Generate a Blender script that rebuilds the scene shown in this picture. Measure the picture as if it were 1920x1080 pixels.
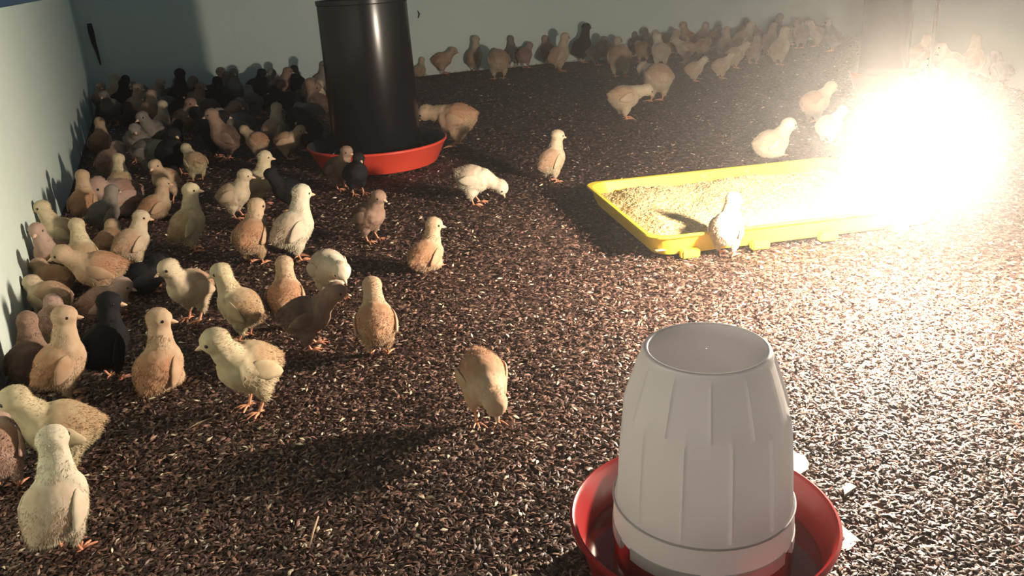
import bpy, bmesh, math, random
import numpy as np
from mathutils import Vector, Matrix
random.seed(7); np.random.seed(7)
for o in list(bpy.data.objects): bpy.data.objects.remove(o)
S = bpy.context.scene
COL = S.collection

# ------------------------------------------------------------------ camera
F, TH, PH, HC = 1600.0, math.radians(21), math.radians(-3.5), 0.5
FW = np.array([0, math.cos(TH), -math.sin(TH)]); RT = np.array([1., 0, 0]); UP = np.array([0, math.sin(TH), math.cos(TH)])
R2 = math.cos(PH)*RT + math.sin(PH)*UP
U2 = -math.sin(PH)*RT + math.cos(PH)*UP
def ground(px, py, z=0.0):
    d = FW + (px-960)/F*R2 - (py-540)/F*U2
    t = (z-HC)/d[2]
    return (d[0]*t, d[1]*t)
def project(x, y, z):
    v = np.array([x, y, z-HC]); w = v@FW
    return (960+F*(v@R2)/w, 540-F*(v@U2)/w)
cam = bpy.data.objects.new('camera', bpy.data.cameras.new('camera')); COL.objects.link(cam)
cam.matrix_world = Matrix(((R2[0], U2[0], -FW[0], 0), (R2[1], U2[1], -FW[1], 0), (R2[2], U2[2], -FW[2], HC), (0, 0, 0, 1)))
cam.data.sensor_width = 36; cam.data.lens = F/1920*36; cam.data.clip_start = 0.02
cam.data.dof.use_dof = False
S.camera = cam
# ------------------------------------------------------------------ light
W = bpy.data.worlds.new('world'); S.world = W; W.use_nodes = True
W.node_tree.nodes['Background'].inputs[0].default_value = (0.28, 0.44, 0.60, 1)
W.node_tree.nodes['Background'].inputs[1].default_value = 0.14
S.view_settings.view_transform = 'Standard'; S.view_settings.look = 'None'
S.view_settings.exposure = -0.15; S.view_settings.gamma = 1.0; S.view_settings.use_curve_mapping = False
LAMP_XY = ground(1692, 574); LAMP_Z = 0.2
for _ in range(30): LAMP_Z += (project(*LAMP_XY, LAMP_Z)[1]-284)/1400
LAMP_STRENGTH = 4000.0
LAMP_COL = (1.0, 0.84, 0.67)
HAZE_DENSITY, HAZE_G = 0.036, 0.86

# ------------------------------------------------------------------ materials
def mat(name, col, rough=0.6, spec=0.3, **kw):
    m = bpy.data.materials.new(name); m.use_nodes = True
    b = m.node_tree.nodes['Principled BSDF']
    b.inputs['Base Color'].default_value = (*col, 1); b.inputs['Roughness'].default_value = rough
    b.inputs['Specular IOR Level'].default_value = spec
    for k, v in kw.items(): b.inputs[k].default_value = v
    return m
def noise_mat(name, c1, c2, scale=20, rough=0.6, spec=0.3, bump=0.0, bscale=None, detail=4, coords='Object', stretch=None, **kw):
    m = mat(name, c1, rough, spec, **kw); nt = m.node_tree; N = nt.nodes; L = nt.links
    b = N['Principled BSDF']; tc = N.new('ShaderNodeTexCoord'); n = N.new('ShaderNodeTexNoise')
    n.inputs['Scale'].default_value = scale; n.inputs['Detail'].default_value = detail
    src = tc.outputs[coords]
    if stretch:
        mp = N.new('ShaderNodeMapping'); mp.inputs['Scale'].default_value = stretch; L.new(src, mp.inputs[0]); src = mp.outputs[0]
    L.new(src, n.inputs['Vector'])
    r = N.new('ShaderNodeValToRGB'); r.color_ramp.elements[0].position = .35; r.color_ramp.elements[1].position = .65
    r.color_ramp.elements[0].color = (*c1, 1); r.color_ramp.elements[1].color = (*c2, 1)
    L.new(n.outputs[0], r.inputs[0]); L.new(r.outputs[0], b.inputs['Base Color'])
    if bump:
        n2 = N.new('ShaderNodeTexNoise'); n2.inputs['Scale'].default_value = bscale or scale*4; n2.inputs['Detail'].default_value = 5
        L.new(src, n2.inputs['Vector'])
        bp = N.new('ShaderNodeBump'); bp.inputs['Strength'].default_value = 1; bp.inputs['Distance'].default_value = bump
        L.new(n2.outputs[0], bp.inputs['Height']); L.new(bp.outputs[0], b.inputs['Normal'])
    return m
def fluff_mat(name, base, patch, dark=None):
    """down: base colour with a patch colour where the 'patch' attribute is high, broken by noise"""
    base = tuple(c_*.84 for c_ in base); patch = tuple(c_*.80 for c_ in patch)
    m = mat(name, base, .85, .15); nt = m.node_tree; N = nt.nodes; L = nt.links; b = N['Principled BSDF']
    b.inputs['Sheen Weight'].default_value = .25
    b.inputs['Sheen Tint'].default_value = (*base, 1)
    a = N.new('ShaderNodeAttribute'); a.attribute_name = 'patch'
    tc = N.new('ShaderNodeTexCoord'); oi = N.new('ShaderNodeObjectInfo')
    add = N.new('ShaderNodeVectorMath'); add.operation = 'ADD'
    L.new(tc.outputs['Object'], add.inputs[0]); L.new(oi.outputs['Location'], add.inputs[1])
    n = N.new('ShaderNodeTexNoise'); n.inputs['Scale'].default_value = 45; n.inputs['Detail'].default_value = 3
    L.new(add.outputs[0], n.inputs['Vector'])
    ma = N.new('ShaderNodeMath'); ma.operation = 'MULTIPLY_ADD'; ma.inputs[1].default_value = 1.5; ma.inputs[2].default_value = -.72
    L.new(n.outputs[0], ma.inputs[0])
    sm = N.new('ShaderNodeMath'); sm.operation = 'ADD'; sm.use_clamp = True
    L.new(ma.outputs[0], sm.inputs[0]); L.new(a.outputs['Fac'], sm.inputs[1])
    mx = N.new('ShaderNodeMix'); mx.data_type = 'RGBA'
    mx.inputs['A'].default_value = (*base, 1); mx.inputs['B'].default_value = (*patch, 1)
    L.new(sm.outputs[0], mx.inputs['Factor']); L.new(mx.outputs['Result'], b.inputs['Base Color'])
    return m
FL = {
 'cream':  fluff_mat('down_cream', (.64, .52, .36), (.52, .33, .21)),
 'yellow': fluff_mat('down_yellow', (.64, .54, .35), (.50, .33, .19)),
 'tan':    fluff_mat('down_tan', (.57, .41, .27), (.47, .25, .14)),
 'pink':   fluff_mat('down_buff', (.50, .35, .28), (.38, .22, .16)),
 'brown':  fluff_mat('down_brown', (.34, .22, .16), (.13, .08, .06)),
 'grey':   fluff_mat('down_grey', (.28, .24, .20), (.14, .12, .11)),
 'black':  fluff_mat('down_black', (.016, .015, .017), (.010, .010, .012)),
 'white':  fluff_mat('down_white', (.74, .66, .50), (.62, .47, .34)),
}
M_EYE = mat('eye_black', (.01, .008, .008), .15, .6)
M_BEAK = mat('beak_horn', (.72, .48, .32), .4, .4)
M_LEG = noise_mat('leg_orange', (.62, .24, .13), (.72, .34, .20), 60, .5, .4)
M_WALL = noise_mat('wall_board_paint', (.68, .80, .73), (.74, .83, .75), 2.2, .55, .25, .0015, 30)
M_WALL2 = noise_mat('wall_board_cut_edge', (.10, .10, .12), (.14, .13, .14), 8, .8, .1)
M_BLACK = mat('black_plastic', (.005, .005, .007), .24, .30)
M_BLACK_IN = mat('black_plastic_and_pan_shade', (.02, .022, .026), .5, .3)
M_RED = noise_mat('red_plastic', (.62, .055, .03), (.70, .075, .04), 6, .35, .45)
M_RED2 = noise_mat('red_plastic_drinker', (.28, .006, .007), (.34, .010, .010), 8, .28, .5)
M_WHITE = noise_mat('white_plastic', (.60, .60, .59), (.66, .65, .63), 5, .42, .4, **{'Subsurface Weight': .15, 'Subsurface Radius': (.01, .008, .006)})
def translucent(m, w):
    nt = m.node_tree; b = nt.nodes['Principled BSDF']; o = [n for n in nt.nodes if n.type == 'OUTPUT_MATERIAL'][0]
    t = nt.nodes.new('ShaderNodeBsdfTranslucent'); x = nt.nodes.new('ShaderNodeMixShader'); x.inputs[0].default_value = w
    t.inputs[0].default_value = (.80, .80, .82, 1)
    nt.links.new(b.outputs[0], x.inputs[1]); nt.links.new(t.outputs[0], x.inputs[2]); nt.links.new(x.outputs[0], o.inputs[0])
    return m
M_GREY_TOP = noise_mat('jar_top_plastic', (.40, .37, .34), (.46, .43, .40), 12, .55, .3)  # top disc of the jar, greyer than its sides
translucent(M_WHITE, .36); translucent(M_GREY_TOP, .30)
M_YEL = noise_mat('yellow_plastic', (.86, .62, .03), (.90, .68, .05), 5, .35, .45)
M_FEED = noise_mat('feed_meal', (.42, .30, .13), (.72, .58, .32), 160, .8, .2, .004, 240)
M_CRUMB = noise_mat('feed_crumb', (.40, .28, .12), (.74, .60, .34), 60, .7, .25)
M_BOARD = noise_mat('damp_card', (.44, .44, .32), (.52, .50, .38), 14, .5, .3)
M_CORD = mat('cord_black', (.02, .02, .022), .5, .3)
M_METAL = mat('galvanised_wire', (.5, .5, .5), .35, .5, Metallic=1.0)
M_WOOD = noise_mat('splinter_wood', (.34, .24, .15), (.44, .32, .20), 40, .7, .2)
M_DARKMARK = mat('dark_mark', (.012, .010, .014), .6, .2)
M_DROP = mat('water_drop', (1, 1, 1), .02, .5, **{'Transmission Weight': 1.0, 'IOR': 1.33})
M_WATER = bpy.data.materials.new('water'); M_WATER.use_nodes = True; nt = M_WATER.node_tree; nt.nodes.clear()
_f = nt.nodes.new('ShaderNodeFresnel'); _f.inputs[0].default_value = 1.2
_t = nt.nodes.new('ShaderNodeBsdfTransparent'); _t.inputs[0].default_value = (.72, .66, .62, 1)
_g = nt.nodes.new('ShaderNodeBsdfGlossy'); _g.inputs['Roughness'].default_value = .04
_x = nt.nodes.new('ShaderNodeMixShader'); _o = nt.nodes.new('ShaderNodeOutputMaterial')
nt.links.new(_f.outputs[0], _x.inputs[0]); nt.links.new(_t.outputs[0], _x.inputs[1]); nt.links.new(_g.outputs[0], _x.inputs[2]); nt.links.new(_x.outputs[0], _o.inputs[0])
m = bpy.data.materials.new('bulb_glow'); m.use_nodes = True
nt = m.node_tree; nt.nodes.clear(); e = nt.nodes.new('ShaderNodeEmission'); oo = nt.nodes.new('ShaderNodeOutputMaterial')
e.inputs[0].default_value = (*LAMP_COL, 1); e.inputs[1].default_value = LAMP_STRENGTH
nt.links.new(e.outputs[0], oo.inputs[0]); M_BULB = m

# ------------------------------------------------------------------ helpers
def tag(o, label=None, cat=None, group=None, kind=None):
    if label: o['label'] = label
    if cat: o['category'] = cat
    if group: o['group'] = group
    if kind: o['kind'] = kind
    return o
def link_mesh(name, me, m=None, parent=None, smooth=True):
    o = bpy.data.objects.new(name, me); COL.objects.link(o)
    if m is not None and not me.materials: me.materials.append(m)
    if smooth: me.polygons.foreach_set('use_smooth', [True]*len(me.polygons))
    if parent is not None: o.parent = parent
    return o
def from_bm(name, bm, m, parent=None, smooth=True):
    me = bpy.data.meshes.new(name); bm.to_mesh(me); bm.free()
    return link_mesh(name, me, m, parent, smooth)
def from_py(name, v, f, m, parent=None, smooth=True):
    me = bpy.data.meshes.new(name); me.from_pydata([tuple(map(float, q)) for q in v], [], f); me.update()
    return link_mesh(name, me, m, parent, smooth)
def empty(name, loc=(0, 0, 0), rz=0.0):
    o = bpy.data.objects.new(name, None); COL.objects.link(o); o.location = loc; o.rotation_euler.z = rz
    o.empty_display_size = .02
    return o
def lathe(name, prof, m, parent=None, seg=96, closed=False, rf=None):
    """prof: list of (r, z); rf(theta, i) -> (dr, dz)"""
    v = []; f = []
    n = len(prof)
    for i, (r, z) in enumerate(prof):
        for k in range(seg):
            a = 2*math.pi*k/seg
            dr, dz = rf(a, i) if rf else (0, 0)
            rr = max(r+dr, 0.0001)
            v.append((rr*math.cos(a), rr*math.sin(a), z+dz))
    for i in range(n-1 if not closed else n):
        j = (i+1) % n
        for k in range(seg):
            k2 = (k+1) % seg
            f.append((i*seg+k, i*seg+k2, j*seg+k2, j*seg+k))
    return from_py(name, v, f, m, parent)
def autosmooth(o, deg=35):
    me = o.data
    bm = bmesh.new(); bm.from_mesh(me)
    for e_ in bm.edges:
        if len(e_.link_faces) == 2 and e_.calc_face_angle(0) > math.radians(deg): e_.smooth = False
    bm.to_mesh(me); bm.free()
def tube_data(pts, rad, seg=8, v=None, f=None):
    v = [] if v is None else v; f = [] if f is None else f
    pts = [Vector(p) for p in pts]; base = len(v); n = len(pts)
    ref = Vector((0, 0, 1)) if abs((pts[-1]-pts[0]).normalized().z) < .9 else Vector((1, 0, 0))
    for i, p in enumerate(pts):
        t = (pts[min(i+1, n-1)]-pts[max(i-1, 0)]).normalized()
        a = t.cross(ref).normalized(); b = t.cross(a).normalized()
        r = rad[i] if isinstance(rad, (list, tuple)) else rad
        for k in range(seg):
            q = 2*math.pi*k/seg
            c = p + a*(r*math.cos(q)) + b*(r*math.sin(q)); v.append((c.x, c.y, c.z))
    for i in range(n-1):
        for k in range(seg):
            k2 = (k+1) % seg
            f.append((base+i*seg+k, base+i*seg+k2, base+(i+1)*seg+k2, base+(i+1)*seg+k))
    f.append(tuple(base+k for k in range(seg))[::-1]); f.append(tuple(base+(n-1)*seg+k for k in range(seg)))
    return v, f
def tube(name, pts, rad, m, parent=None, seg=8):
    v, f = tube_data(pts, rad, seg); return from_py(name, v, f, m, parent)

# ------------------------------------------------------------------ the pen: floor and boards
CL = np.array(ground(182, 196)); WN = np.array(ground(0, 750))
LD = (WN-CL)/np.linalg.norm(WN-CL)                      # along the left board, towards the camera
a_, b_ = np.array(ground(777, 140)), np.array(ground(972, 122)); BD = (b_-a_)/np.linalg.norm(b_-a_)
CR = CL + BD*4.12                                        # far right corner
RD = np.array([-.20, -1.0]); RD /= np.linalg.norm(RD)
LEFT_TOP = 0.468
def board(name, p, q, h, out, m=M_WALL, th=.02):
    """upright board from p to q, thickness going outwards"""
    p = np.array(p); q = np.array(q); o_ = np.array(out)*th
    v = []
    n = 24
    for i in range(n+1):
        c = p+(q-p)*i/n
        for s in (0, 1):
            for z in (-.02, h): v.append((c[0]+o_[0]*s, c[1]+o_[1]*s, z))
    f = []
    for i in range(n):
        a = i*4; b = a+4
        f += [(a, b, b+1, a+1), (a+2, a+3, b+3, b+2), (a+1, b+1, b+3, a+3)]
    f += [(0, 1, 3, 2), (n*4, n*4+2, n*4+3, n*4+1)]
    o = from_py(name, v, f, m, smooth=False)
    o.data.materials.append(M_WALL2)
    for pl in o.data.polygons:
        if pl.normal.z > .5: pl.material_index = 1
    o['kind'] = 'structure'
    return o
def nrm(d): return np.array([-d[1], d[0]])
board('wall_left', CL, CL+LD*5.2, LEFT_TOP, nrm(LD) if nrm(LD)[0] < 0 else -nrm(LD))
board('wall_back', CL-BD*.02, CR+BD*.02, 0.62, nrm(BD) if nrm(BD)[1] > 0 else -nrm(BD))
board('wall_right', CR, CR+RD*4.4, 0.62, nrm(RD) if nrm(RD)[0] > 0 else -nrm(RD))

def litter_ground_mat():
    m = mat('husk_litter_bed', (.2, .13, .09), .8, .25); nt = m.node_tree; N = nt.nodes; L = nt.links; b = N['Principled BSDF']
    tc = N.new('ShaderNodeTexCoord')
    mp = N.new('ShaderNodeMapping'); mp.inputs['Scale'].default_value = (1, 1.6, 1); L.new(tc.outputs['Object'], mp.inputs[0])
    vo = N.new('ShaderNodeTexVoronoi'); vo.inputs['Scale'].default_value = 120; L.new(mp.outputs[0], vo.inputs['Vector'])
    sep = N.new('ShaderNodeSeparateColor'); L.new(vo.outputs['Color'], sep.inputs[0])
    r = N.new('ShaderNodeValToRGB'); es = r.color_ramp.elements
    es[0].position = 0; es[0].color = (.020, .010, .008, 1); es[1].position = 1; es[1].color = (.22, .13, .095, 1)
    q = es.new(.55); q.color = (.07, .036, .028, 1)
    L.new(sep.outputs[0], r.inputs[0]); L.new(r.outputs[0], b.inputs['Base Color'])
    bp = N.new('ShaderNodeBump'); bp.inputs['Distance'].default_value = .006; bp.inputs['Strength'].default_value = 1
    ad = N.new('ShaderNodeMath'); ad.operation = 'ADD'
    n2 = N.new('ShaderNodeTexNoise'); n2.inputs['Scale'].default_value = 60; L.new(tc.outputs['Object'], n2.inputs['Vector'])
    L.new(sep.outputs[1], ad.inputs[0]); L.new(n2.outputs[0], ad.inputs[1]); L.new(ad.outputs[0], bp.inputs['Height'])
    L.new(bp.outputs[0], b.inputs['Normal'])
    return m
M_BED = litter_ground_mat()
def bed_h(x, y):
    return 0.004*math.sin(5.1*x+1.3)*math.sin(4.3*y+.4) + .0025*math.sin(13*x+3*y) * math.sin(11*y-2*x)
v = []; f = []
nx, ny = 130, 150
x0, x1, y0, y1 = -2.6, 3.0, -0.4, 5.5
for j in range(ny+1):
    for i in range(nx+1):
        x = x0+(x1-x0)*i/nx; y = y0+(y1-y0)*j/ny
        v.append((x, y, bed_h(x, y)-.006))
for j in range(ny):
    for i in range(nx):
        a = j*(nx+1)+i; f.append((a, a+1, a+nx+2, a+nx+1))
tag(from_py('floor', v, f, M_BED), kind='structure')

def inside(x, y, mrg=0.0):
    """signed room test: distance inside the three boards"""
    p = np.array([x, y])
    nl = nrm(LD) if nrm(LD)[0] > 0 else -nrm(LD)
    nb = nrm(BD) if nrm(BD)[1] < 0 else -nrm(BD)
    nr = nrm(RD) if nrm(RD)[0] < 0 else -nrm(RD)
    return [((p-CL)@nl-mrg, nl), ((p-CL)@nb-mrg, nb), ((p-CR)@nr-mrg, nr)]

# husks: curved little shells, far too many to count
def husk_litter(n):
    rng = np.random.default_rng(3)
    # sample by image position so the visible ground is covered, then keep real size and place
    px = rng.uniform(-420, 2500, n*2); py = 1180-(1180-70)*rng.random(n*2)**1.15
    d = FW[None]+((px-960)/F)[:, None]*R2[None]-((py-540)/F)[:, None]*U2[None]
    t = -HC/d[:, 2]; x = d[:, 0]*t; y = d[:, 1]*t
    ok = (y > .05) & (y < 5.2)
    nl = nrm(LD) if nrm(LD)[0] > 0 else -nrm(LD); nb = nrm(BD) if nrm(BD)[1] < 0 else -nrm(BD); nr = nrm(RD) if nrm(RD)[0] < 0 else -nrm(RD)
    for n_, c_ in ((nl, CL), (nb, CL), (nr, CR)): ok &= ((x-c_[0])*n_[0]+(y-c_[1])*n_[1]) > .006
    x = x[ok][:n]; y = y[ok][:n]; n = len(x)
    ln = rng.uniform(.0065, .0115, n)*(1+np.clip(y-1, 0, 3)*.12); wd = ln*rng.uniform(.28, .42, n)
    yaw = rng.uniform(0, 2*np.pi, n); pit = rng.normal(0, .25, n); rol = rng.normal(0, .5, n)
    z = 0.004*np.sin(5.1*x+1.3)*np.sin(4.3*y+.4)+.0025*np.sin(13*x+3*y)*np.sin(11*y-2*x)-.005+rng.uniform(.0, .0055, n)
    loc = np.array([[-.5, 0, 0], [-.12, .5, .12], [0, 0, .42], [-.12, -.5, .12], [.5, 0, 0]])
    P = np.zeros((n, 5, 3))
    P[:, :, 0] = loc[None, :, 0]*ln[:, None]; P[:, :, 1] = loc[None, :, 1]*wd[:, None]; P[:, :, 2] = loc[None, :, 2]*wd[:, None]
    c, s = np.cos(rol)[:, None], np.sin(rol)[:, None]; Y = P[..., 1]*c-P[..., 2]*s; Z = P[..., 1]*s+P[..., 2]*c
    c, s = np.cos(pit)[:, None], np.sin(pit)[:, None]; X = P[..., 0]*c-Z*s; Z = P[..., 0]*s+Z*c
    c, s = np.cos(yaw)[:, None], np.sin(yaw)[:, None]; X2 = X*c-Y*s; Y2 = X*s+Y*c
    V = np.stack([X2+x[:, None], Y2+y[:, None], Z+z[:, None]+.002], -1).reshape(-1, 3)
    T = np.array([[0, 3, 2], [0, 2, 1], [4, 2, 3], [4, 1, 2]])
    I = (T[None]+np.arange(n)[:, None, None]*5).reshape(-1)
    me = bpy.data.meshes.new('rice_husk_litter')
    me.vertices.add(len(V)); me.vertices.foreach_set('co', V.reshape(-1))
    nf = n*4; me.loops.add(nf*3); me.loops.foreach_set('vertex_index', I.astype(np.int32))
    me.polygons.add(nf); me.polygons.foreach_set('loop_start', np.arange(nf, dtype=np.int32)*3)
    me.update(calc_edges=True)
    k = rng.random(n)**2.0
    c0 = np.array([.030, .014, .011]); c1 = np.array([.29, .168, .118])
    c = c0[None]+(c1-c0)[None]*k[:, None]
    c[:, 0] *= rng.uniform(.9, 1.15, n)
    pale = rng.random(n) < .035; c[pale] = np.array([.72, .60, .42])
    A = np.ones((n, 5, 4), dtype=np.float32); A[:, :, :3] = c[:, None, :]
    at = me.color_attributes.new('husk', 'FLOAT_COLOR', 'POINT'); at.data.foreach_set('color', A.reshape(-1))
    m = mat('rice_husk', (.3, .2, .12), .5, .4); N = m.node_tree.nodes
    a = N.new('ShaderNodeAttribute'); a.attribute_name = 'husk'; m.node_tree.links.new(a.outputs['Color'], N['Principled BSDF'].inputs['Base Color'])
    o = link_mesh('rice_husk_litter', me, m, smooth=False)
    tag(o, 'loose brown rice husk litter spread over the whole pen floor', 'litter', kind='stuff')
husk_litter(245000)

# ------------------------------------------------------------------ heat lamp
bulb = empty('heat_lamp', (LAMP_XY[0], LAMP_XY[1], LAMP_Z))
tag(bulb, 'bare glowing brooder bulb hanging on a cord over the right end of the yellow tray', 'lamp')
bb = lathe('bulb', [(.0005, -.024), (.009, -.022), (.016, -.017), (.0200, -.008), (.0205, 0), (.019, .009), (.0155, .020), (.0135, .037)], M_BULB, bulb, 24)
bb['label'] = 'glowing glass bulb'
lathe('socket', [(.0005, .075), (.012, .075), (.0165, .068), (.0175, .045), (.0165, .036), (.0005, .036)], M_CORD, bulb, 24)
tube('cord', [(0, 0, .072), (.002, .001, .3), (-.002, .0, .7), (0, 0, 1.3)], .003, M_CORD, bulb)

# ------------------------------------------------------------------ black tube feeders
def feeder(loc, label, rz=0.0, Rc=.119, H=.43, Rp=.188):
    t = empty('tube_feeder', (loc[0], loc[1], 0), rz)
    tag(t, label, 'feeder')
    zb = .035
    c = lathe('feed_cylinder', [(Rc*.985, zb), (Rc, zb+.004), (Rc*.965, H-.012), (Rc*.985, H-.010), (Rc*.985, H), (Rc*.955, H), (Rc*.935, H-.02), (Rc*.965, zb+.01)], M_BLACK, t, 96, closed=True)
    autosmooth(c, 40)
    pan = lathe('pan', [(.0005, .004), (Rp*.80, .002), (Rp*.84, .005), (Rp*.985, .058), (Rp, .060), (Rp, .064), (Rp*.985, .0655), (Rp*.965, .062), (Rp*.82, .012), (.0005, .010)], M_RED, t, 96)
    autosmooth(pan, 40); pan['label'] = 'shallow red feeding pan, inside blackened with its shade'
    pan.data.materials.append(M_BLACK_IN)
    for pl in pan.data.polygons:
        if pl.index//96 >= 6: pl.material_index = 1  # pan interior painted black, its shade put into the colour
    lathe('feed_layer', [(.0005, .030), (Rc*.9, .030), (Rc*1.1, .024), (Rp*.83, .016)], M_CRUMB, t, 64, rf=lambda a, i: (0, .002*math.sin(7*a+i)))
    lathe('inner_cone', [(.012, .30), (.03, .20), (Rc*.8, .05)], M_BLACK_IN, t, 32)
    tube('hanger_rod', [(0, 0, .02), (0, 0, H-.03), (0, 0, H+.005)], .005, M_METAL, t)
    v, f = tube_data([(-Rc*.95, 0, H-.03), (0, 0, H-.02), (Rc*.95, 0, H-.03)], .0045, 8)
    from_py('cross_bar', v, f, M_METAL, t)
    for k in range(8):
        a = 2*math.pi*k/8+.2
        tube('pan_fin', [(Rc*.95*math.cos(a), Rc*.95*math.sin(a), .062), (Rp*.7*math.cos(a), Rp*.7*math.sin(a), .050), (Rp*.86*math.cos(a), Rp*.86*math.sin(a), .028)], .003, M_BLACK, t, 6)
    tube('suspension_cord', [(0, 0, H), (.001, 0, H+.5), (0, 0, 1.5)], .002, M_CORD, t, 6)
    return t
FP = ground(708, 266, .06)
feeder(FP, 'tall black tube feeder with a red pan standing left of the yellow tray', .4)
F2 = ground(1652, 168)
feeder(F2, 'dark tube feeder in the far right corner, washed out behind the lamp glare', 1.2, Rc=.082, H=.46, Rp=.11)

# ------------------------------------------------------------------ white bell drinker in red base
DP = ground(1316, 967, .055)
dr = empty('bell_drinker', (DP[0], DP[1], .001), math.radians(8))
tag(dr, 'white plastic jar drinker upturned in a red water dish, nearest the camera', 'drinker')
RB = .1095
p = lathe('water_dish', [(.0005, .004), (.085, .003), (.090, .000), (.094, .004), (RB-.003, .050), (RB+.001, .053), (RB+.0015, .056), (RB-.001, .0575), (RB-.004, .055), (RB-.011, .020), (RB-.022, .012), (.074, .012), (.070, .030), (.066, .046), (.060, .049), (.0005, .049)], M_RED2, dr, 128)
autosmooth(p, 45); p['label'] = 'red water dish'
lathe('water', [(.0745, .021), (RB-.0115, .021)], M_WATER, dr, 96)
NP = 12
def step(a, ph, w=.045):
    # 1 on raised panels, 0 on sunk ones, quick flanks
    q = ((a/(2*math.pi)*NP+ph) % 1.0)
    return q
def jar_rf(a, i):
    z = JP[i][1]
    if .079 < z < .205:
        # faceted sides: a sawtooth lip at each panel edge, the panels shifted by half above the shoulder
        lo = z < .161
        ph = 0.15 if lo else .62
        q = step(a, ph)
        saw = -.0011*q + (.0011 if q < .05 else 0)
        fac = math.cos(math.pi/NP)/math.cos((q-.5)*2*math.pi/NP)
        return (JP[i][0]*(fac-1)*.55 + saw, 0)
    return (0, 0)
JP = [(.0785, .022), (.0805, .022), (.0808, .030), (.0800, .044), (.0788, .0465), (.0786, .0495), (.0780, .052), (.0760, .090), (.0738, .120), (.0722, .1345), (.0716, .138), (.0704, .142), (.0660, .160), (.0598, .182), (.0556, .197), (.0536, .204), (.0522, .2085), (.0500, .2110), (.0482, .2110), (.0476, .2104), (.0472, .2092)]
def jz(z): return float(np.interp(z, [.022, .0475, .138, .211], [.050, .077, .160, .211]))
JP = [(r_*(.915+.035*min(1, max(0, (z_-.15)/.06))), jz(z_)) for r_, z_ in JP]
j = lathe('jar', JP, M_WHITE, dr, 288, rf=jar_rf)
autosmooth(j, 50)
# notches in the skirt: raised lugs at the lower edge
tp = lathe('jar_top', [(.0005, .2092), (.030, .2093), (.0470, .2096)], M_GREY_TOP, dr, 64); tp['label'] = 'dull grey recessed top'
tube('skirt_seam', [(.0736*math.cos(a), .0736*math.sin(a), .0765) for a in np.linspace(0, 2*math.pi, 97)], .0009, M_WHITE, dr, 6)
for k in range(6):
    a0 = 2*math.pi*k/6+.35; v = []; f = []
    for i in range(9):
        a = a0+i/8*.84
        for r in (.0716, .0748):
            for z in (.042, .053): v.append((r*math.cos(a), r*math.sin(a), z))
    for i in range(8):
        A = i*4; B = A+4; f += [(A, A+1, B+1, B), (A+2, B+2, B+3, A+3), (A, B, B+2, A+2), (A+1, A+3, B+3, B+1)]
    f += [(0, 2, 3, 1), (32, 33, 35, 34)]
    from_py('skirt_lug', v, f, M_WHITE, dr, smooth=False)

# damp card under the drinker, and a chip
def slab(name, pix, z0, th, m, label, cat):
    pts = [ground(x, y, z0+th) for x, y in pix]; n = len(pts)
    v = [(x, y, z0) for x, y in pts]+[(x, y, z0+th) for x, y in pts]
    f = [tuple(range(n, 2*n)), tuple(range(n))[::-1]]+[(i, (i+1) % n, n+(i+1) % n, n+i) for i in range(n)]
    o = from_py(name, v, f, m, smooth=False); tag(o, label, cat); return o
slab('damp_card', [(1440, 985), (1505, 965), (1560, 968), (1585, 990), (1612, 1012), (1600, 1024), (1570, 1034), (1545, 1042), (1500, 1075), (1440, 1085)], .0, .0035, M_BOARD, 'damp pale card with water drops, sticking out at the right of the drinker', 'card')
slab('torn_card', [(1440, 872), (1470, 848), (1484, 842), (1497, 851), (1510, 856), (1517, 868), (1514, 880), (1490, 895), (1450, 900)], .0, .0035, M_BOARD, 'torn piece of pale card behind the right side of the drinker rim', 'card')
slab('pale_chip', [(1581, 913), (1592, 905), (1606, 912), (1597, 918), (1584, 927)], .0, .004, mat('pale_chip', (.75, .72, .50), .6, .3), 'small pale chip lying on the litter right of the drinker', 'chip')
def droplet(px, py, r):
    x, y = ground(px, py, .004)
    bm = bmesh.new(); bmesh.ops.create_uvsphere(bm, u_segments=16, v_segments=10, radius=r, matrix=Matrix.Translation((x, y, .0036)) @ Matrix.Diagonal((1.5, 1, .6, 1)))
    o = from_bm('water_drop', bm, M_DROP); return o
tag(droplet(1574, 1008, .0032), 'larger water drop on the damp card beside the drinker', 'water drop')
tag(droplet(1562, 1016, .0018), 'smaller water drop on the damp card, left of the larger drop', 'water drop')
def stick(name, pix, r, label, z=.006):
    tag(tube(name, [(*ground(x, y, z), z+dz) for x, y, dz in pix], r, M_WOOD, seg=6), label, 'splinter')
stick('wood_splinter', [(598, 975, .004), (588, 1002, .003), (580, 1028, .001)], [.0008, .0012, .0007], 'thin pale wood splinter upright in the dark litter at the bottom left', )
stick('straw_stalk', [(352, 808, .002), (372, 797, .003), (398, 786, .002)], [.0005, .0009, .0006], 'short straw stalk on the litter below the chick with the left-turned head')

# ------------------------------------------------------------------ yellow feed tray
fl, nl_, fr = [np.array(ground(x, y, .045)) for x, y in ((1098, 345), (1200, 450), (1525, 290))]
u = fr-fl; u /= np.linalg.norm(u); w = nl_-fl
ca_, sa_ = math.cos(math.radians(-4.5)), math.sin(math.radians(-4.5)); u = np.array([u[0]*ca_-u[1]*sa_, u[0]*sa_+u[1]*ca_])
LX = np.linalg.norm(fr-fl)+.02; LY = abs(w@nrm(u))+.004; vdir = nrm(u)*(1 if w@nrm(u) > 0 else -1)
tray_o = empty('feed_tray', (fl[0], fl[1], .002), math.atan2(u[1], u[0]))
tag(tray_o, 'yellow plastic feed tray filled with crumbled feed, below the lamp', 'tray')
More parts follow.
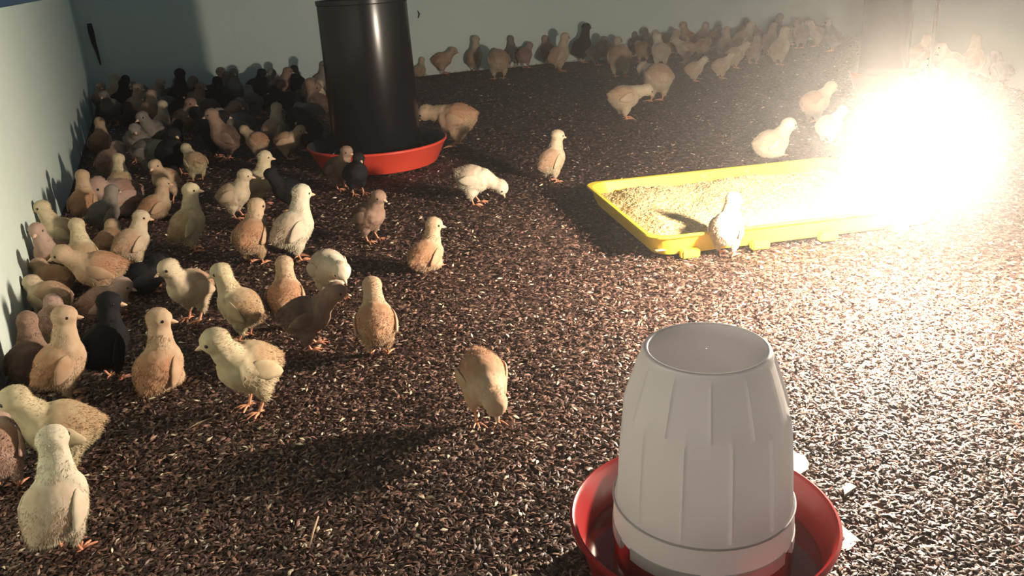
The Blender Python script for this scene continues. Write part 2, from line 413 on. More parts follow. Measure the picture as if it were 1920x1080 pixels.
# local x along the far edge, local -y towards the camera
def rrect(x0, x1, y0, y1, r, n=8):
    pts = []
    for cx, cy, a0 in ((x1-r, y1-r, 0), (x0+r, y1-r, 90), (x0+r, y0+r, 180), (x1-r, y0+r, 270)):
        for i in range(n+1):
            a = math.radians(a0+90*i/n); pts.append((cx+r*math.cos(a), cy+r*math.sin(a)))
    return pts
def ring_loft(rings, name, m, parent, cap=True, smooth=True):
    v = []; f = []; n = len(rings[0][0])
    for pts, z in rings: v += [(x, y, z) for x, y in pts]
    for i in range(len(rings)-1):
        for k in range(n):
            k2 = (k+1) % n; f.append((i*n+k, i*n+k2, (i+1)*n+k2, (i+1)*n+k))
    if cap: f.append(tuple(range((len(rings)-1)*n, len(rings)*n))); 
    f.append(tuple(range(n))[::-1])
    o = from_py(name, v, f, m, parent, smooth); autosmooth(o, 35); return o
def RR(ins, r): return rrect(ins, LX-ins, -LY+ins, -ins, r)
ring_loft([(RR(.020, .03), .004), (RR(.014, .034), .008), (RR(.003, .028), .050), (RR(-.004, .032), .052), (RR(-.005, .033), .055), (RR(-.003, .032), .057), (RR(.004, .04), .056), (RR(.018, .032), .014), (RR(.024, .028), .010)], 'tray_shell', M_YEL, tray_o)
for fx, fy in ((.07, 1), (.2, 1), (.33, 1), (.47, 1), (.12, 0), (.3, 0), (.45, 0)):
    bm = bmesh.new(); bmesh.ops.create_cube(bm, size=1, matrix=Matrix.Translation((fx, -.006 if fy == 0 else -LY+.006, .010)) @ Matrix.Diagonal((.034, .016, .020, 1)))
    bmesh.ops.bevel(bm, geom=bm.edges[:], offset=.003, segments=2, affect='EDGES')
    from_bm('foot', bm, M_YEL, tray_o, False)
for fx in (.26, .36):
    v, f = tube_data([(fx, -.0075, .046), (fx+.012, -.009, .036), (fx+.024, -.0075, .046), (fx, -.0075, .046)], .0012, 6)
    from_py('moulded_triangle', v, f, M_CRUMB, tray_o)
# heaped feed
nx, ny = 150, 120; v = []; f = []
from mathutils import noise as mn
def feed_h(x, y):
    ex = min(x-.012, LX-.012-x)/.05; ey = min(-y-.012, LY-.012+y)/.05
    e = max(0, min(1, min(ex, ey)))
    h = .030 + .012*mn.noise(Vector((x*9, y*9, 1.7))) + .006*mn.noise(Vector((x*24, y*24, 5))) + .0028*mn.noise(Vector((x*110, y*110, 0)))
    h += .014*math.exp(-((x-.10)**2/.006+(y+.10)**2/.004)) + .012*math.exp(-((x-.28)**2/.01+(y+.08)**2/.003)) - .01*math.exp(-((y+LY-.05)**2/.002))
    return .012+(h-.002)*(.35+.65*e**.7)
for jy in range(ny+1):
    for ix in range(nx+1):
        x = .0125+(LX-.025)*ix/nx; y = -(.0125+(LY-.025)*jy/ny); v.append((x, y, feed_h(x, y)))
for jy in range(ny):
    for ix in range(nx):
        a = jy*(nx+1)+ix; f.append((a, a+nx+1, a+nx+2, a+1))
fd = from_py('crumbled_feed', v, f, M_FEED)
rng = np.random.default_rng(9); vv = [tuple(q) for q in v]; ff = list(f)
for k in range(9000):
    x = rng.uniform(.02, LX-.02); y = -rng.uniform(.02, LY-.02); z = feed_h(x, y)
    r = rng.uniform(.0011, .0024); b0 = len(vv); a = rng.uniform(0, 6.28); ca, sa = math.cos(a)*r, math.sin(a)*r
    vv += [(x+ca*1.5, y+sa*1.5, z), (x-sa, y+ca, z), (x-ca*1.5, y-sa*1.5, z), (x+sa, y-ca, z), (x, y, z+r)]
    ff += [(b0, b0+1, b0+4), (b0+1, b0+2, b0+4), (b0+2, b0+3, b0+4), (b0+3, b0, b0+4)]
bpy.data.objects.remove(fd)
fd = from_py('crumbled_feed', vv, ff, M_FEED, smooth=False)
tray_o.scale.z = .79; fd.scale.z = .79; fd.location = tray_o.location; fd.rotation_euler = tray_o.rotation_euler
tag(fd, 'heaped pale crumbled feed filling the yellow tray', 'feed', kind='stuff')

# dark tapered marks on the far board near the left corner
def on_back(px, py, off=.004):
    # point on the back board under a pixel
    d = FW + (px-960)/F*R2 - (py-540)/F*U2
    nb = nrm(BD) if nrm(BD)[1] < 0 else -nrm(BD)
    t = ((CL@nb)+off)/(d[0]*nb[0]+d[1]*nb[1]); return (d[0]*t, d[1]*t, HC+d[2]*t)
tag(tube('corner_mark', [on_back(167, 44), on_back(171, 60), on_back(176, 80), on_back(183, 100), on_back(189, 122)], [.010, .013, .010, .006, .003], M_DARKMARK), 'dark tapering mark on the back board by the left corner', 'strap')
tag(tube('wall_nick', [on_back(783, 20), on_back(786, 26), on_back(784, 34)], [.002, .004, .002], M_DARKMARK), 'tiny dark nick on the back board right of the black feeder', 'mark')

# ------------------------------------------------------------------ chicks
POSES = {
 # bp body pitch, ny/np neck yaw & pitch, nl neck length, hy/hp head yaw & pitch, lg leg length
 'alert': dict(bp=28, np=76, nl=.044, hp=-8, lg=.036),
 'tall':  dict(bp=36, np=80, nl=.050, hp=0, lg=.036),
 'stand': dict(bp=14, np=62, nl=.038, hp=-10, lg=.034),
 'level': dict(bp=4, np=38, nl=.040, hp=-12, lg=.032),
 'low':   dict(bp=-4, np=5, nl=.046, hp=-35, lg=.032),
 'peck':  dict(bp=-14, np=-32, nl=.050, hp=-62, lg=.034),
 'sit':   dict(bp=14, np=72, nl=.044, hp=-8, lg=.0),
 'sitalert': dict(bp=34, np=80, nl=.050, hp=-6, lg=.0),
 'sitlevel': dict(bp=6, np=48, nl=.036, hp=-8, lg=.0),
 'bow':   dict(bp=-26, np=-12, nl=.036, hp=-50, lg=.040),
 'tuck':  dict(bp=2, np=50, nl=.022, hp=-25, lg=.0),
}
def rotm(yaw, pitch):
    return Matrix.Rotation(yaw, 3, 'Z') @ Matrix.Rotation(-pitch, 3, 'Y')
DG = None
def ell(bm, c, r, R=None, sub=2):
    Mx = Matrix.Translation(c) @ (R.to_4x4() if R else Matrix.Identity(4)) @ Matrix.Diagonal((*r, 1))
    bmesh.ops.create_icosphere(bm, subdivisions=sub, radius=1, matrix=Mx)
CACHE = {}
def chick_meshes(pose, hy, ny=0):
    key = (pose, hy, ny)
    if key in CACHE: return CACHE[key]
    P = POSES[pose]; rd = math.radians
    lg = P['lg']; bp = rd(P['bp'])
    Rb = rotm(0, bp)
    bc = Vector((0, 0, lg+.033 if lg else .034))
    def B(x, y, z): return bc + Rb @ Vector((x, y, z))
    bm = bmesh.new()
    ell(bm, B(-.004, 0, 0), (.042, .0365, .0365), Rb, 3)       # trunk
    ell(bm, B(.018, 0, .002), (.027, .032, .031), Rb)          # breast
    ell(bm, B(-.030, 0, .004), (.022, .025, .023), Rb)         # rump
    ell(bm, B(-.046, 0, .010), (.012, .010, .007), Rb)         # tail tuft
    nb = B(.024, 0, .012)
    nd = rotm(rd(ny), rd(P['np'])) @ Vector((1, 0, 0))
    hc = nb + nd*P['nl']
    for k in range(7):
        t = k/6; c = nb.lerp(hc, t); r = .0235*(1-t)+.0150*t
        ell(bm, c, (r, r, r), None, 2)
    Rh = rotm(rd(ny+hy), rd(P['hp']))
    def Hd(x, y, z): return hc + Rh @ Vector((x, y, z))
    ell(bm, Hd(.001, 0, .002), (.0206, .0184, .0184), Rh, 3)
    ell(bm, Hd(.011, 0, -.001), (.0105, .0098, .0098), Rh, 2)
    for s in (-1, 1):                                          # fluffy thighs
        hip = bc + Vector((-.002, s*.018, -.012))
        if lg: ell(bm, hip+Vector((-.001, 0, -.014)), (.016, .0125, .020)); ell(bm, hip+Vector((-.003, 0, -.029)), (.0085, .0075, .0115))
        else: ell(bm, hip+Vector((.008, s*.004, -.008)), (.020, .012, .013))
    me = bpy.data.meshes.new('t'); bm.to_mesh(me); bm.free()
    o = bpy.data.objects.new('t', me); COL.objects.link(o)
    r = o.modifiers.new('r', 'REMESH'); r.mode = 'VOXEL'; r.voxel_size = .0031; r.adaptivity = 0
    sm = o.modifiers.new('s', 'SMOOTH'); sm.iterations = 7; sm.factor = .5
    dg = bpy.context.evaluated_depsgraph_get(); dg.update()
    ev = o.evaluated_get(dg); em = bpy.data.meshes.new_from_object(ev)
    bpy.data.objects.remove(o)
    nv = len(em.vertices); co = np.empty(nv*3); em.vertices.foreach_get('co', co); co = co.reshape(-1, 3)
    no = np.empty(nv*3); em.vertices.foreach_get('normal', no); no = no.reshape(-1, 3)
    faces = [tuple(p_.vertices) for p_ in em.polygons]
    rng = np.random.default_rng(abs(hash(str(key))) % 1000 if False else int(sum(ord(ch) for ch in str(key))))
    # small lumps in the down
    bump = np.array([mn.noise(Vector(c*90))*.0011+mn.noise(Vector(c*220))*.0006 for c in co])
    co = co+no*bump[:, None]
    hcn = np.array(hc); bcn = np.array(bc)
    RbI = np.array(Rb.transposed()); RhI = np.array(Rh.transposed())
    def patch_of(c):
        bl = (c-bcn)@RbI.T
        hl = (c-hcn)@RhI.T
        hdist = np.linalg.norm(hl, axis=1)
        back = np.clip((bl[:, 2]+.014)/.024, 0, 1)*np.clip((.024-bl[:, 0])/.026, 0, 1)
        stripe = np.clip(1-np.abs(hl[:, 1])/.007, 0, 1)*np.clip(hl[:, 2]/.01, 0, 1)*.25
        side = np.clip((np.abs(bl[:, 1])-.022)/.01, 0, 1)*.25
        p_ = np.where(hdist < .026, stripe*.8, back*.9+side*.6)
        return np.clip(p_, 0, 1)
    # strands of down lying backwards
    tri_v = []; 
    fi = rng.integers(0, len(faces), 7500)
    cen = []; nn = []
    fa = np.array([[q[0], q[1], q[2], q[3] if len(q) > 3 else q[2]] for q in faces])
    bw = rng.dirichlet((1, 1, 1, 1), len(fi))
    c = (co[fa[fi]]*bw[..., None]).sum(1); n_ = (no[fa[fi]]*bw[..., None]).sum(1); n_ /= np.linalg.norm(n_, axis=1)[:, None]
    hl = (c-hcn)@RhI.T; keep = ~((hl[:, 0] > .011) & (np.linalg.norm(hl, axis=1) < .03))
    c = c[keep]; n_ = n_[keep]; hl = hl[keep]
    onhead = np.linalg.norm(hl, axis=1) < .026
    backb = -(np.array(Rb)@np.array([1, 0, .55])); backh = -(np.array(Rh)@np.array([1, 0, .1]))
    bk = np.where(onhead[:, None], backh[None], backb[None])
    d = n_*.34+bk*1.0+rng.normal(0, .22, n_.shape); d /= np.linalg.norm(d, axis=1)[:, None]
    ln = np.where(onhead, .0026, .0046)*rng.uniform(.6, 1.3, len(c))
    sd = np.cross(d, rng.normal(size=d.shape)); sd /= np.linalg.norm(sd, axis=1)[:, None]
    wdt = np.where(onhead, .0004, .00055)
    V0 = c-n_*.001+sd*wdt[:, None]; V1 = c-n_*.001-sd*wdt[:, None]; V2 = c+d*ln[:, None]
    SV = np.stack([V0, V1, V2], 1).reshape(-1, 3)
    SF = np.arange(len(SV)).reshape(-1, 3)+nv
    allv = np.vstack([co, SV])
    body = bpy.data.meshes.new('body'); body.from_pydata(allv.tolist(), [], faces+[tuple(q) for q in SF.tolist()]); body.update()
    pa = np.concatenate([patch_of(co), np.repeat(patch_of(c), 3)])
    at = body.attributes.new('patch', 'FLOAT', 'POINT'); at.data.foreach_set('value', pa.astype(np.float32))
    body.polygons.foreach_set('use_smooth', [True]*len(body.polygons))
    body.materials.append(None)
    bpy.data.meshes.remove(em)
    # beak (two halves), eyes, wings, legs
    bkm = bmesh.new()
    def cone(tip, base, rw, rh, up):
        vs = []
        n = 10
        for (t, k) in ((0, 1), (.45, .82), (.8, .45)):
            p_ = base.lerp(tip, t)
            vs.append([bkm.verts.new(Hd(*(p_+Vector((0, math.cos(q)*rw*k, math.sin(q)*rh*k))))) for q in [2*math.pi*i/n for i in range(n)]])
        tv = bkm.verts.new(Hd(*tip))
        for a_, b_ in zip(vs, vs[1:]):
            for i in range(n): bkm.faces.new((a_[i], a_[(i+1) % n], b_[(i+1) % n], b_[i]))
        for i in range(n): bkm.faces.new((vs[-1][i], vs[-1][(i+1) % n], tv))
    cone(Vector((.0305, 0, -.0040)), Vector((.0170, 0, -.0005)), .0046, .0036, 1)
    cone(Vector((.0270, 0, -.0052)), Vector((.0165, 0, -.0034)), .0038, .0022, -1)
    beak = bpy.data.meshes.new('beak'); bkm.to_mesh(beak); bkm.free(); beak.materials.append(M_BEAK)
    eyes = []
    for s in (-1, 1):
        eb = bmesh.new(); ell(eb, Hd(.0095, s*.0150, .0030), (.0031, .0018, .0031), Rh, 2)
        e_ = bpy.data.meshes.new('eye'); eb.to_mesh(e_); eb.free(); e_.materials.append(M_EYE); eyes.append(e_)
    wings = []
    for s in (-1, 1):
        wb = bmesh.new()
        ell(wb, Vector((0, 0, 0)), (.026, .0038, .0150), None, 3)
        for v_ in wb.verts:                                    # taper to the wing tip
            t = (v_.co.x+.024)/.048
            v_.co.z *= .35+.75*math.sqrt(max(t, 0)); v_.co.z += -.004*(1-t)
            v_.co.y += s*(-.0035*(abs(v_.co.x)/.024)**2)
            # scallops of the wing feathers
            if t < .5: v_.co.z += .0012*math.sin(v_.co.z*900)
        Rw = Rb @ Matrix.Rotation(s*math.radians(-7), 3, 'Z') @ Matrix.Rotation(math.radians(-9), 3, 'Y')
        c_ = B(-.007, s*.0350, .004)
        for v_ in wb.verts: v_.co = c_ + Rw @ v_.co
        w_ = bpy.data.meshes.new('wing'); wb.to_mesh(w_); wb.free()
        at = w_.attributes.new('patch', 'FLOAT', 'POINT'); at.data.foreach_set('value', np.full(len(w_.vertices), .42, dtype=np.float32))
        w_.materials.append(None); wings.append(w_)
    legs = []
    for s in (-1, 1):
        if lg:
            v = []; f = []
            hipx = -.004; fx = .004+.003*s
            y = s*.0155
            kn = (hipx-.004, y, lg*.62+.004)
            tube_data([(hipx, y, lg+.006), kn, (fx-.002, y, .006), (fx, y, .0035)], [.0030, .0024, .0021, .0024], 8, v, f)
            for a in (-32, 0, 32):
                d_ = Vector((math.cos(math.radians(a)), math.sin(math.radians(a)), 0)); q = Vector((fx, y, .0032))
                tube_data([q, q+d_*.010+Vector((0, 0, .0014)), q+d_*.019+Vector((0, 0, -.0005)), q+d_*.0235+Vector((0, 0, -.002))], [.0021, .0018, .0014, .0005], 6, v, f)
            q = Vector((fx, y, .0034)); tube_data([q, q+Vector((-.006, -s*.001, .0005)), q+Vector((-.0105, -s*.002, -.0016))], [.0018, .0014, .0005], 6, v, f)
        else:
            v = []; f = []
            y = s*.017
            for a in (-28, 0, 28):
                d_ = Vector((math.cos(math.radians(a)), math.sin(math.radians(a)), 0)); q = Vector((.018, y, .003))
                tube_data([q, q+d_*.010+Vector((0, 0, .0012)), q+d_*.019], [.0020, .0017, .0007], 6, v, f)
        l_ = bpy.data.meshes.new('leg'); l_.from_pydata([tuple(map(float, q)) for q in v], [], f); l_.update(); l_.materials.append(M_LEG); legs.append(l_)
    for me_ in (beak, *eyes, *wings, *legs): me_.polygons.foreach_set('use_smooth', [True]*len(me_.polygons))
    top = float(allv[:, 2].max())
    CACHE[key] = dict(body=body, beak=beak, eyes=eyes, wings=wings, legs=legs, top=top, allc=co)
    return CACHE[key]
PLACED = []
def chick(px, py, top, yaw, pose, color, label, hy=0, ny=0, group='chicks', smin=.78, smax=1.35, wing=None, small=False):
    K = chick_meshes(pose, hy, ny)
    x, y = ground(px, py)
    a = math.radians(yaw)
    # choose the size so that the highest visible point meets the photographed height
    c = K['allc'][::7]; ca, sa = math.cos(a), math.sin(a)
    s = 1.0
    if top is not None:
        for _ in range(6):
            X = (c[:, 0]*ca-c[:, 1]*sa)*s+x; Y = (c[:, 0]*sa+c[:, 1]*ca)*s+y; Z = c[:, 2]*s-HC
            wv = X*FW[0]+Y*FW[1]+Z*FW[2]; yy = 540-F*(X*U2[0]+Y*U2[1]+Z*U2[2])/wv
            have = py-yy.min(); s = s*max(.5, min(2, (py-top)/max(have, 1)))
        s = max(smin, min(smax, s))
    for _ in range(3):
        for dist, n_ in inside(x, y, .048*s):
            if dist < 0: x -= dist*n_[0]; y -= dist*n_[1]
    t = empty('chick', (x, y, bed_h(x, y)-.001), a); t.scale = (s, s, s)
    tag(t, label, 'chick', group)
    fm = FL[color]
    b = bpy.data.objects.new('body', K['body']); COL.objects.link(b); b.parent = t
    b.material_slots[0].link = 'OBJECT'; b.material_slots[0].material = fm
    parts = [('beak', K['beak'])]+[('eye', q) for q in K['eyes']]+[('leg', q) for q in K['legs']]
    for nme, me in parts:
        o = bpy.data.objects.new(nme, me); COL.objects.link(o); o.parent = t
    for me in K['wings']:
        o = bpy.data.objects.new('wing', me); COL.objects.link(o); o.parent = t
        o.material_slots[0].link = 'OBJECT'; o.material_slots[0].material = FL[wing] if wing else fm
    PLACED.append((x, y, s, label, t))
    return t
G1 = 'chicks out on the open litter'; G2 = 'chicks crowded along the left board'; G3 = 'chicks gathered along the far board'; G4 = 'chicks in the dark behind the feeder'
#==CHICKS
# (foot px, foot py, top py, heading, pose, colour, label, head yaw, neck yaw)
OPEN = [
 (912, 785, 648, 285, 'bow', 'tan', 'lone tan chick walking towards the camera with lowered head, in the middle of the litter', -5, 0),
 (482, 772, 617, 232, 'stand', 'yellow', 'cream side-view chick nearest the bare litter at lower left, head turned left', -28, -15),
 (308, 728, 580, 75, 'sitalert', 'tan', 'orange-backed chick seen from behind in the black shade, pale head turned right', -70, 0),
 (135, 752, 574, 40, 'tall', 'tan', 'tall chick with a pale head looking right, left of the black chick in the shade', -35, 0),
 (135, 885, 722, 205, 'stand', 'yellow', 'plump cream chick with its head turned left, behind the bottom-left chick', -20, 0),
 (132, 1035, 828, 80, 'tall', 'white', 'largest pale chick at the bottom left corner, seen from behind', 10, 0),
 (-6, 925, 758, 110, 'low', 'pink', 'dim pinkish chick cut off by the left edge of the photo', 0, 0),
 (585, 652, 535, 8, 'level', 'brown', 'dark brown shaded chick facing right with its head low, in front of the middle cluster', 0, 0),
 (545, 615, 503, 95, 'stand', 'tan', 'tan chick seen from behind, left of the middle cluster', 10, 0),
 (625, 560, 466, 300, 'low', 'white', 'chick with a speckled white breast bending down at the back of the middle cluster', 0, 0),
 (712, 664, 515, 98, 'stand', 'tan', 'brown-backed chick standing with its back to the camera, right of the middle cluster', 8, 0),
 (802, 503, 419, 55, 'sit', 'tan', 'chick sitting on the litter with an orange back and cream head looking right', -45, 0),
 (698, 450, 358, 325, 'stand', 'brown', 'small greyish brown chick facing half right, just below the red pan', 0, 0),
 (482, 495, 370, 78, 'stand', 'tan', 'buff chick seen from behind, head turned right, touching the slender cream one', -45, 0),
 (560, 487, 344, 35, 'alert', 'white', 'slender cream chick standing tall and looking right, in the lit row left of centre', 0, 0),
 (492, 385, 280, 15, 'alert', 'yellow', 'yellowish chick with a large head in profile to the right, standing behind two buff chicks', 0, 0),
 (447, 405, 312, 350, 'stand', 'cream', 'cream chick hidden in front of the large yellowish head, its eye just showing', 20, 0),
 (892, 383, 308, 345, 'peck', 'white', 'cream chick pecking at the litter to the right of the feeder shadow', 0, 0),
 (1037, 343, 244, 40, 'alert', 'cream', 'upright chick with an orange flank between the black feeder and the yellow tray', -20, 0),
 (858, 272, 190, 165, 'low', 'tan', 'tan chick reaching its pale head over the right rim of the red pan', 0, 0),
 (1172, 222, 155, 15, 'low', 'cream', 'pale chick on straight orange legs with its head bent right, beyond the yellow tray', 0, 0),
 (1232, 188, 108, 110, 'low', 'cream', 'cream chick seen from behind, touching the pale chick beyond the yellow tray', 0, 0),
 (1446, 292, 221, 15, 'sitlevel', 'white', 'bright cream chick sitting behind the tray and looking right', 0, 0),
 (1552, 272, 200, 25, 'level', 'white', 'bright pale chick standing at the left edge of the lamp glare', 20, 0),
 (1526, 232, 153, 20, 'level', 'cream', 'cream chick with a raised head just behind the bright pale one at the lamp glare', 0, 0),
 (1362, 480, 398, 60, 'stand', 'white', 'overexposed chick at the near edge of the yellow tray', 0, 0),
 (1812, 328, 232, 150, 'stand', 'white', 'washed-out chick right of the glowing lamp', 0, 0),
 (640, 352, 270, 330, 'stand', 'brown', 'dark-bodied chick with a pale orange head standing left of the red pan', 0, 0),
 (672, 362, 292, 300, 'stand', 'black', 'black chick in front of the red pan, left end', 0, 0),
 (216, 716, 566, 70, 'alert', 'black', 'black chick almost lost in the shade between two pale-headed chicks', -60, 0),
]
LEFT = [
 (488, 300, 236, 150, 'level', 'tan', 'grey-buff chick low in the shade left of the feeder, left one of a touching pair', 0, 0),
 (520, 285, 195, 60, 'alert', 'cream', 'thin-necked pale chick rising behind the touching pair left of the feeder', 0, 0),
 (545, 300, 236, 345, 'level', 'tan', 'tan chick with lowered head, right one of the touching pair left of the feeder', 0, 0),
 (372, 340, 278, 130, 'level', 'yellow', 'hunched yellowish chick alone in the dark gap above the tall cream chick', 0, 0),
 (192, 282, 217, 95, 'sit', 'tan', 'round-backed chick nearest the far end of the left board, lit brown', 0, 0),
 (215, 325, 261, 80, 'tuck', 'pink', 'dull pinkish chick just below the round-backed one at the left board', 0, 0),
 (235, 380, 293, 95, 'alert', 'yellow', 'yellowish chick with its back turned, high in the left crowd', 0, 0),
 (168, 425, 318, 90, 'alert', 'tan', 'broad chick seen from behind with a yellow nape, against the left board shadows', 0, 0),
 (205, 445, 345, 60, 'stand', 'grey', 'dusky chick in the middle of the left crowd, shaded grey', 0, 0),
 (228, 400, 330, 240, 'tuck', 'pink', 'small pinkish head poking out below the yellowish nape in the left crowd', 0, 0),
 (318, 375, 296, 260, 'stand', 'tan', 'orange-headed little chick deep in the dark, right of the left crowd', 0, 0),
 (296, 405, 330, 40, 'sit', 'tan', 'rusty orange chick in the left crowd beside the tall cream one', 0, 0),
 (362, 468, 338, 40, 'tall', 'yellow', 'tall long-necked cream chick, beak pointing right, at the right edge of the left crowd', -30, 0),
 (258, 500, 390, 60, 'stand', 'cream', 'buff chick with its head in profile to the right, centre of the left crowd', -50, 0),
 (215, 480, 408, 100, 'tuck', 'tan', 'golden-backed chick with hidden head, left of the buff profile chick', 0, 0),
 (125, 480, 387, 200, 'alert', 'yellow', 'pale-headed chick looking left by the board shadows, upper of the left row', 0, 0),
 (98, 530, 440, 250, 'alert', 'pink', 'pinkish chick facing the camera close to the left board', 30, 0),
 (200, 560, 455, 195, 'level', 'tan', 'wide tan-backed chick facing left with a pale face, middle of the left row', 0, 0),
 (165, 530, 448, 110, 'alert', 'yellow', 'pale crown of a chick just behind the wide tan-backed one', 0, 0),
 (100, 585, 527, 160, 'tuck', 'cream', 'cream chick lying flat at the left board', 0, 0),
 (70, 556, 515, 150, 'tuck', 'tan', 'small tan chick squeezed between the flat cream chick and the board', 0, 0),
 (205, 598, 545, 20, 'tuck', 'pink', 'dim back of a chick lying below the wide tan-backed one', 0, 0),
 (112, 640, 565, 110, 'tuck', 'pink', 'curved back of a chick showing above the tall pale-headed one at lower left', 0, 0),
 (368, 600, 484, 245, 'stand', 'cream', 'cream chick facing the camera with its beak tucked down, in front of the dark gap', -25, 0),
 (462, 635, 497, 165, 'alert', 'yellow', 'pale-headed, dim-bodied chick looking left, between the dark gap and the middle cluster', 20, 0),
 (52, 715, 640, 100, 'sit', 'brown', 'barely visible brown chick by the left board, left of the tall pale-headed one', 0, 0),
 (330, 290, 232, 60, 'stand', 'black', 'dark chick with a pink beak tip, left of the hunched yellowish one', 0, 0),
 (545, 395, 325, 200, 'stand', 'black', 'black chick standing in shade above the slender cream one', 0, 0),
 (270, 545, 480, 20, 'tuck', 'black', 'black chick low in shade behind the beak-tucked cream chick', 0, 0),
]
FARB = [
 (785, 140, 108, 60, 'sit', 'cream', 'small cream chick half hidden by the right edge of the black feeder', 0, 0),
 (832, 138, 88, 350, 'level', 'tan', 'plump tan chick in side view by the far board, first one right of the feeder', 0, 0),
 (892, 134, 66, 60, 'tall', 'cream', 'thin upright chick against the far board, second one right of the feeder', 0, 0),
 (936, 148, 74, 100, 'low', 'cream', 'large greenish cream rear view of a chick, right of the thin upright one', 0, 0),
 (985, 128, 78, 60, 'level', 'pink', 'dim chick half behind the large rear-view one', 0, 0),
 (1050, 134, 60, 20, 'alert', 'cream', 'cream chick stretching up to the right in front of a black-headed one', 0, 0),
 (1092, 118, 42, 20, 'tall', 'black', 'black-headed chick raised above the far crowd', 0, 0),
 (1163, 146, 73, 75, 'low', 'cream', 'cream chick seen from behind on one straight leg, at the front of the far crowd', 0, 0),
 (1238, 128, 62, 100, 'stand', 'white', 'pale greenish-lit chick with its back turned, above the pair beyond the tray', 0, 0),
 (1302, 152, 104, 15, 'level', 'cream', 'cream chick facing right at the near side of the far crowd, pale eye patch', 0, 0),
 (1352, 148, 98, 20, 'level', 'cream', 'yellowish chick facing right beside the one with the pale eye patch', 0, 0),
 (1378, 128, 76, 15, 'level', 'yellow', 'long pale chick stretched towards the right over its neighbours in the far crowd', 0, 0),
 (1392, 104, 40, 20, 'stand', 'cream', 'chick with a whitish head lifted above the long stretched one', 0, 0),
 (1460, 122, 48, 30, 'alert', 'yellow', 'yellowish chick standing apart at the right end of the far crowd', 0, 0),
 (1716, 138, 62, 15, 'stand', 'tan', 'faint tan chick facing right beside the dark far-corner feeder', 0, 0),
 (1785, 150, 78, 160, 'stand', 'cream', 'faint cream chick by the right board, in the haze', 0, 0),
 (1815, 148, 62, 60, 'alert', 'cream', 'faint upright chick by the right board, topmost in the haze', 0, 0),
 (1872, 168, 94, 100, 'stand', 'grey', 'faint grey chick at the right edge of the photo by the board', 0, 0),
 (1752, 170, 112, 200, 'level', 'cream', 'faint cream chick in the haze in front of the tan one by the far-corner feeder', 0, 0),
]
for r in OPEN: chick(*r[:7], hy=r[7], ny=r[8], group=G1, wing=None)
for r in LEFT: chick(*r[:7], hy=r[7], ny=r[8], group=G2, wing=None)
for r in FARB: chick(*r[:7], hy=r[7], ny=r[8], group=G3)
# blurred rows against the far board: nothing tells these apart
row = [(1112, 116), (1135, 122), (1205, 118), (1190, 96), (1262, 108), (1245, 88), (1285, 118), (1318, 112), (1300, 90), (1340, 96), (1358, 112), (1382, 84), (1415, 92), (1432, 78), (1412, 118), (1440, 104), (1480, 84), (1020, 118), (962, 126), (1155, 92), (1218, 98), (1500, 92), (1530, 88), (1560, 96)]
rr = random.Random(5)
def spaced(px, py):
    x, y = ground(px, py)
    return all(math.hypot(x-q[0], y-q[1]) > .072*(q[2]) for q in PLACED)
for px, py in row:
    for k in range(12):
        if spaced(px, py): break
        px += rr.uniform(-9, 9); py += rr.uniform(-5, 5)
    if not spaced(px, py): continue
    chick(px, py, None, rr.choice([20, 60, 100, 150, 340]), rr.choice(['stand', 'level', 'alert', 'low']), rr.choice(['cream', 'tan', 'pink', 'grey', 'cream']), 'blurred chick packed against the far board between the two tube feeders', group='blurred chicks packed against the far board')
# the crowd in the feeder's shadow
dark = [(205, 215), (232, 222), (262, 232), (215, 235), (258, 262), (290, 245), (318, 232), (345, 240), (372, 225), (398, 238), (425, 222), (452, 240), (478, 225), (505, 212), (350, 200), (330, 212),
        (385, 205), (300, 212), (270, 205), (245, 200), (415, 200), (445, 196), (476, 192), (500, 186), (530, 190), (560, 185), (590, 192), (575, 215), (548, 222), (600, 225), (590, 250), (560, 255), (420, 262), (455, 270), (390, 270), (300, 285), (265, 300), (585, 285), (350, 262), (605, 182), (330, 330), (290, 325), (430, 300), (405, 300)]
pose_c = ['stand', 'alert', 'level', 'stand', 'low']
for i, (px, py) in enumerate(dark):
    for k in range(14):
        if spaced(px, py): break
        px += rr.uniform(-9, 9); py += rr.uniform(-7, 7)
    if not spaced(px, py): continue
    colr = 'black' if i % 3 == 1 else rr.choice(['grey', 'brown', 'grey', 'brown', 'tan', 'brown'])  # mostly dark down: part plumage, part standing in for the feeder's shade
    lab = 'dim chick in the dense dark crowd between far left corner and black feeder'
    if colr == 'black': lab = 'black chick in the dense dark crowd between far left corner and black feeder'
    chick(px, py, None, rr.uniform(0, 360), rr.choice(pose_c), colr, lab, group=('black ' if colr == 'black' else 'dim ')+G4)
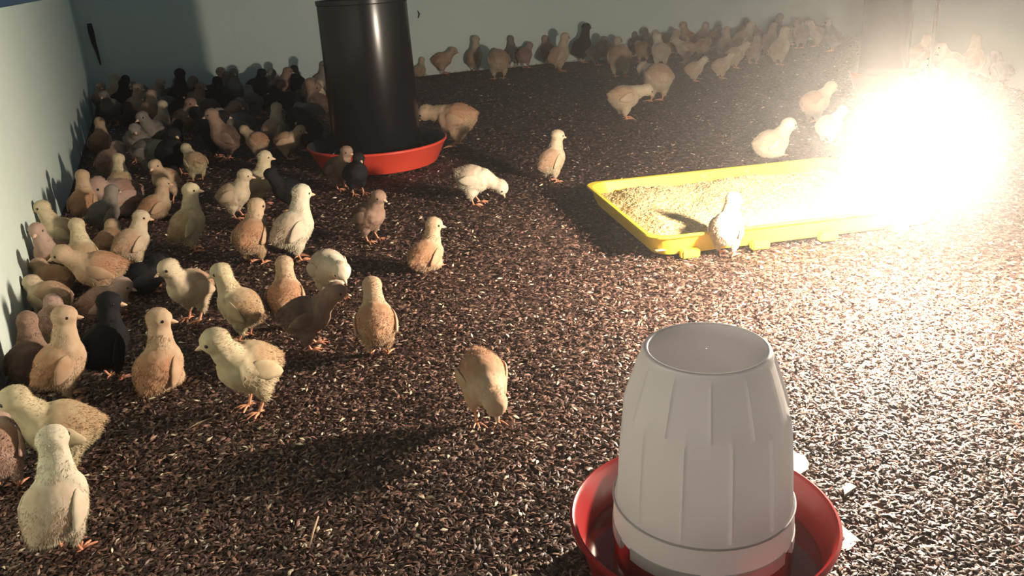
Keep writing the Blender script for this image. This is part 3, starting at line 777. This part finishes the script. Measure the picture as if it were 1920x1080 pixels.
for i, (px, py, tp, yw, ps, cl, lab) in enumerate([
  (342, 215, 128, 60, 'tall', 'black', 'black head raised highest above the dark crowd, left of the feeder'),
  (210, 215, 138, 100, 'stand', 'cream', 'greyish pale head in the far left corner of the dark crowd'),
  (315, 265, 188, 80, 'alert', 'cream', 'cream neck catching light in the middle of the dark crowd'),
  (435, 190, 124, 150, 'stand', 'tan', 'olive brown chick raised against the lit far board, between the wall shadows'),
  (600, 205, 150, 300, 'stand', 'cream', 'chick with a pale face just left of the black feeder')]):
    chick(px, py, tp, yw, ps, cl, lab, group='chicks whose heads stand out of the dark crowd')

# settle the crowd so that no two birds share the same ground
def settle():
    P = [[r_[4].location.x, r_[4].location.y, r_[2], 1.0] for r_ in PLACED]
    n = len(P)
    obst = [(FP[0], FP[1], .188), (F2[0], F2[1], .12)]
    for it in range(80):
        for i in range(n):
            for j in range(i+1, n):
                dx, dy = P[j][0]-P[i][0], P[j][1]-P[i][1]; d = math.hypot(dx, dy)+1e-6
                need = .039*(P[i][2]+P[j][2])
                if d < need:
                    k = (need-d)*.25/d; P[i][0] -= dx*k; P[i][1] -= dy*k; P[j][0] += dx*k; P[j][1] += dy*k
        for q in P:
            for ox, oy, orad in obst:
                dx, dy = q[0]-ox, q[1]-oy; d = math.hypot(dx, dy); need = orad+.025*q[2]
                if d < need: q[0] += dx/d*(need-d)*.5; q[1] += dy/d*(need-d)*.5
            for dist, n_ in inside(q[0], q[1], .046*q[2]):
                if dist < 0: q[0] -= dist*n_[0]; q[1] -= dist*n_[1]
    for q, r_ in zip(P, PLACED):
        r_[4].location = (q[0], q[1], bed_h(q[0], q[1])-.001)
settle()

# ------------------------------------------------------------------ added scattering volume standing in for the lamp's lens glare
bm = bmesh.new(); bmesh.ops.create_cube(bm, size=1, matrix=Matrix.Translation((.2, 2.4, .72)) @ Matrix.Diagonal((6.4, 6.4, 1.5, 1)))
M = bpy.data.materials.new('glare_volume'); M.use_nodes = True; nt = M.node_tree; nt.nodes.clear()
vs = nt.nodes.new('ShaderNodeVolumeScatter'); vs.inputs['Color'].default_value = (1, .97, .93, 1); vs.inputs['Density'].default_value = HAZE_DENSITY; vs.inputs['Anisotropy'].default_value = HAZE_G
oo = nt.nodes.new('ShaderNodeOutputMaterial'); nt.links.new(vs.outputs[0], oo.inputs['Volume'])
hz = from_bm('glare_haze', bm, M, smooth=False)
tag(hz, 'thin haze volume added for the glare around the brooder lamp', 'haze', kind='stuff')
